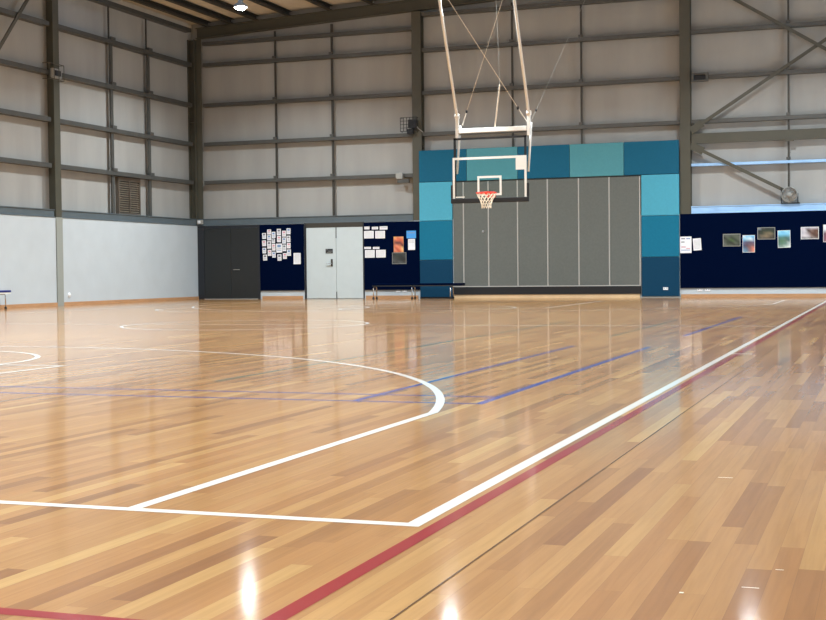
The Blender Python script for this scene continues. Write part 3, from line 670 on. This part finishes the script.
# ------------------------------------------------------------------ benches
def bench(cx, cy, length, along, legs, label, pad, fr):
    t = thing('bench', (cx, cy, 0), label, 'bench', 'low navy benches with chrome leg frames')
    def P(u, v, z): return (cx+u, cy+v, z) if along == 'x' else (cx+v, cy+u, z)
    bx(P(-length/2, -.14, .375), P(length/2, .14, .425), pad).build('seat_pad', t, bevel=.012)
    bx(P(-length/2+.01, -.13, .345), P(length/2-.01, .13, .374), fr).build('seat_frame', t)
    for u in legs:
        l = MB().tube([P(u, -.125, .02), P(u, -.125, .30), P(u, -.10, .335), P(u, .10, .335), P(u, .125, .30), P(u, .125, .02)], .014, 'chrome').build('leg', t, smooth=True)
        for v in (-.125, .125):
            c = P(u, v, 0); MB().lathe([(.03, 0), (.032, .035), (.02, .05)], c, 'z', 'black', 14).build('rubber_foot', l).matrix_parent_inverse = l.matrix_world.inverted()
    return t
bench(-10.85, 31.25, 2.62, 'x', (-1.26, -.13, .97), 'low navy bench with chrome legs in front of the teal pads and pinboard', 'navy', 'bframe')
bench(-17.62, 21.0, 2.4, 'y', (-1.0, 0, 1.0), 'low blue bench against the left wall, cut by the picture edge', 'bluepad', 'wpaint')

# ------------------------------------------------------------------ basketball hoop hung from the roof
hp = thing('basketball_hoop', (-7.5, 26.8, 2.35), 'ceiling-hung basketball backboard with red rim and white net', 'basketball hoop')
YBd = 26.8; xl, xr, zb_, zt = -8.40, -6.60, 2.37, 3.42
bd = bx((xl+.01, YBd, zb_+.01), (xr-.01, YBd+.015, zt-.01), 'glass').build('backboard', hp)
m = MB(); w5 = .055
m.box((xl, YBd-.003, zt-w5), (xr, YBd-.0005, zt), 'wpaint'); m.box((xl, YBd-.003, zb_), (xl+w5, YBd-.0005, zt-w5), 'wpaint'); m.box((xr-w5, YBd-.003, zb_), (xr, YBd-.0005, zt-w5), 'wpaint'); m.box((xl+w5, YBd-.003, zb_), (xr-w5, YBd-.0005, zb_+.02), 'wpaint')
m.build('border_line', bd)
m = MB(); a0, a1, c0, c1 = -7.795, -7.205, 2.51, 2.97
m.box((a0, YBd-.003, c1-.05), (a1, YBd-.0005, c1), 'wpaint'); m.box((a0, YBd-.003, c0), (a1, YBd-.0005, c0+.05), 'wpaint'); m.box((a0, YBd-.003, c0+.05), (a0+.05, YBd-.0005, c1-.05), 'wpaint'); m.box((a1-.05, YBd-.003, c0+.05), (a1, YBd-.0005, c1-.05), 'wpaint')
m.build('target_square', bd)
o = bx((-6.86, YBd-.005, 3.09), (-6.655, YBd-.0032, 3.365), 'wpaint').build('corner_sheet', hp); o['label'] = 'white sheet at the top right of the backboard'
o = bx((-8.33, YBd-.005, 2.475), (-8.11, YBd-.0032, 2.505), 'wpaint').build('corner_mark', hp); o['label'] = 'small white lettering strip at the lower left'
m = MB(); m.box((xl-.045, YBd-.03, 2.345), (xr+.045, YBd+.05, 2.455), 'black'); m.box((xl-.045, YBd-.03, 2.455), (xl-.002, YBd+.05, 2.78), 'black'); m.box((xr+.002, YBd-.03, 2.455), (xr+.045, YBd+.05, 2.78), 'black')
m.build('edge_padding', hp, bevel=.012)
# frame behind the board
m = MB(); yf = YBd+.05
for x in (-8.36, -6.64): m.bar((x, yf, 2.41), (x, yf, 3.88), .045, .05, 'black')
m.bar((-8.36, yf, 3.40), (-6.64, yf, 3.40), .05, .03, 'black'); m.bar((-8.38, yf, 3.86), (-6.62, yf, 3.86), .05, .045, 'black')
m.bar((-7.5, yf, 2.41), (-7.5, yf, 2.62), .16, .04, 'black'); m.build('board_frame', hp)
# uprights, cross bar and braces
for x in (-8.30, -6.56):
    MB().bar((x, yf+.03, 3.88), (x, yf+.03, 4.40), .075, .08, 'wpaint').build('upright', hp, bevel=.008)
    MB().tube([(x+.01, yf+.22, 4.20), (x-.01, yf+.18, 3.75), (x-.03, yf+.07, 3.05)], .028, 'wpaint', 10).build('rear_brace', hp, smooth=True)
    s = MB().tube([(x, yf+.03, 4.38), (x, yf+.03-.50*3.87, 8.25)], .035, 'wpaint', 12); s.build('hanging_pole', hp, smooth=True)
    MB().lathe([(.06, -.05), (.065, 0), (.06, .05)], (x, yf+.03, 4.40), 'x', 'wpaint', 20).build('pivot', hp)
MB().bar((-8.26, yf+.03, 4.05), (-6.60, yf+.03, 4.05), .09, .11, 'wpaint').build('cross_bar', hp, bevel=.01)
MB().bar((-8.24, yf-.01, 3.965), (-6.62, yf-.01, 3.965), .02, .03, 'darksteel').build('cable_rail', hp)
def pole_pt(x, z): return (x, yf+.03-.50*(z-4.38), z)
for (xa, za, xb, zb2, xc, zc, rad) in ((-8.20, 4.2, -8.05, 4.50, -6.62, 7.2, .005), (-6.62, 4.2, -6.80, 4.52, -8.28, 7.25, .007)):
    m = MB().tube([pole_pt(xa, za), pole_pt(xb, zb2)], .012, 'wpaint'); m.tube([pole_pt(xb, zb2), pole_pt(xc, zc)], rad, 'cord', 6); m.build('brace_cable', hp)
    MB().lathe([(.02, -.04), (.028, 0), (.02, .04)], pole_pt(xb, zb2), 'z', 'black', 12).build('turnbuckle', hp)
m = MB().tube([(-7.38, yf+.03, 4.10), (-7.17, yf-.25, 5.05)], .017, 'cord', 6); m.tube([(-7.17, yf-.25, 5.05), (-7.1, yf-.9, 8.1)], .004, 'grey_pl', 6); m.build('winch_rope', hp)
m = MB().tube([(-6.66, 27.3, 4.17), (-6.49, 27.3, 4.50)], .009, 'grey_pl', 6); m.tube([(-6.49, 27.3, 4.50), (-5.3, 27.3, 7.0)], .0035, 'grey_pl', 6); m.lathe([(.02, -.03), (.025, 0), (.02, .03)], (-6.49, 27.3, 4.50), 'z', 'black', 12); m.bar((-6.56, yf+.03, 4.15), (-6.65, 27.3, 4.17), .03, .03, 'wpaint'); m.build('back_stay', hp)
# rim and net
rx, ry, rz, rr = -7.47, YBd-.15-.225, 2.55, .228
rim = MB().tube([(rx+rr*math.cos(a*PI/24), ry+rr*math.sin(a*PI/24), rz) for a in range(48)], .016, 'red', 8, closed=True)
rim.bar((rx-.07, ry+rr*.95, rz), (rx-.09, YBd-.02, rz-.02), .02, .02, 'red'); rim.bar((rx+.07, ry+rr*.95, rz), (rx+.09, YBd-.02, rz-.02), .02, .02, 'red')
rim.box((rx-.12, YBd-.035, rz-.09), (rx+.12, YBd-.004, rz+.03), 'red'); rim.box((rx-.1, ry+rr+.01, rz-.035), (rx+.1, YBd-.035, rz-.012), 'red')
rm = rim.build('rim', hp, smooth=False)
m = MB(); n = 12; rows = [(.0, .228), (.06, .20), (.13, .16), (.20, .13), (.27, .11), (.34, .11)]
def npt(j, k): h_, r_ = rows[j]; a = (k+(.5 if j % 2 else 0))*2*PI/n; return (rx+r_*math.cos(a), ry+r_*math.sin(a), rz-.012-h_)
for j in range(len(rows)-1):
    for k in range(n):
        for dk in ((0, -1) if j % 2 == 0 else (0, 1)): m.tube([npt(j, k), npt(j+1, k+dk)], .008, 'cord', 5)
m.build('net', rm)
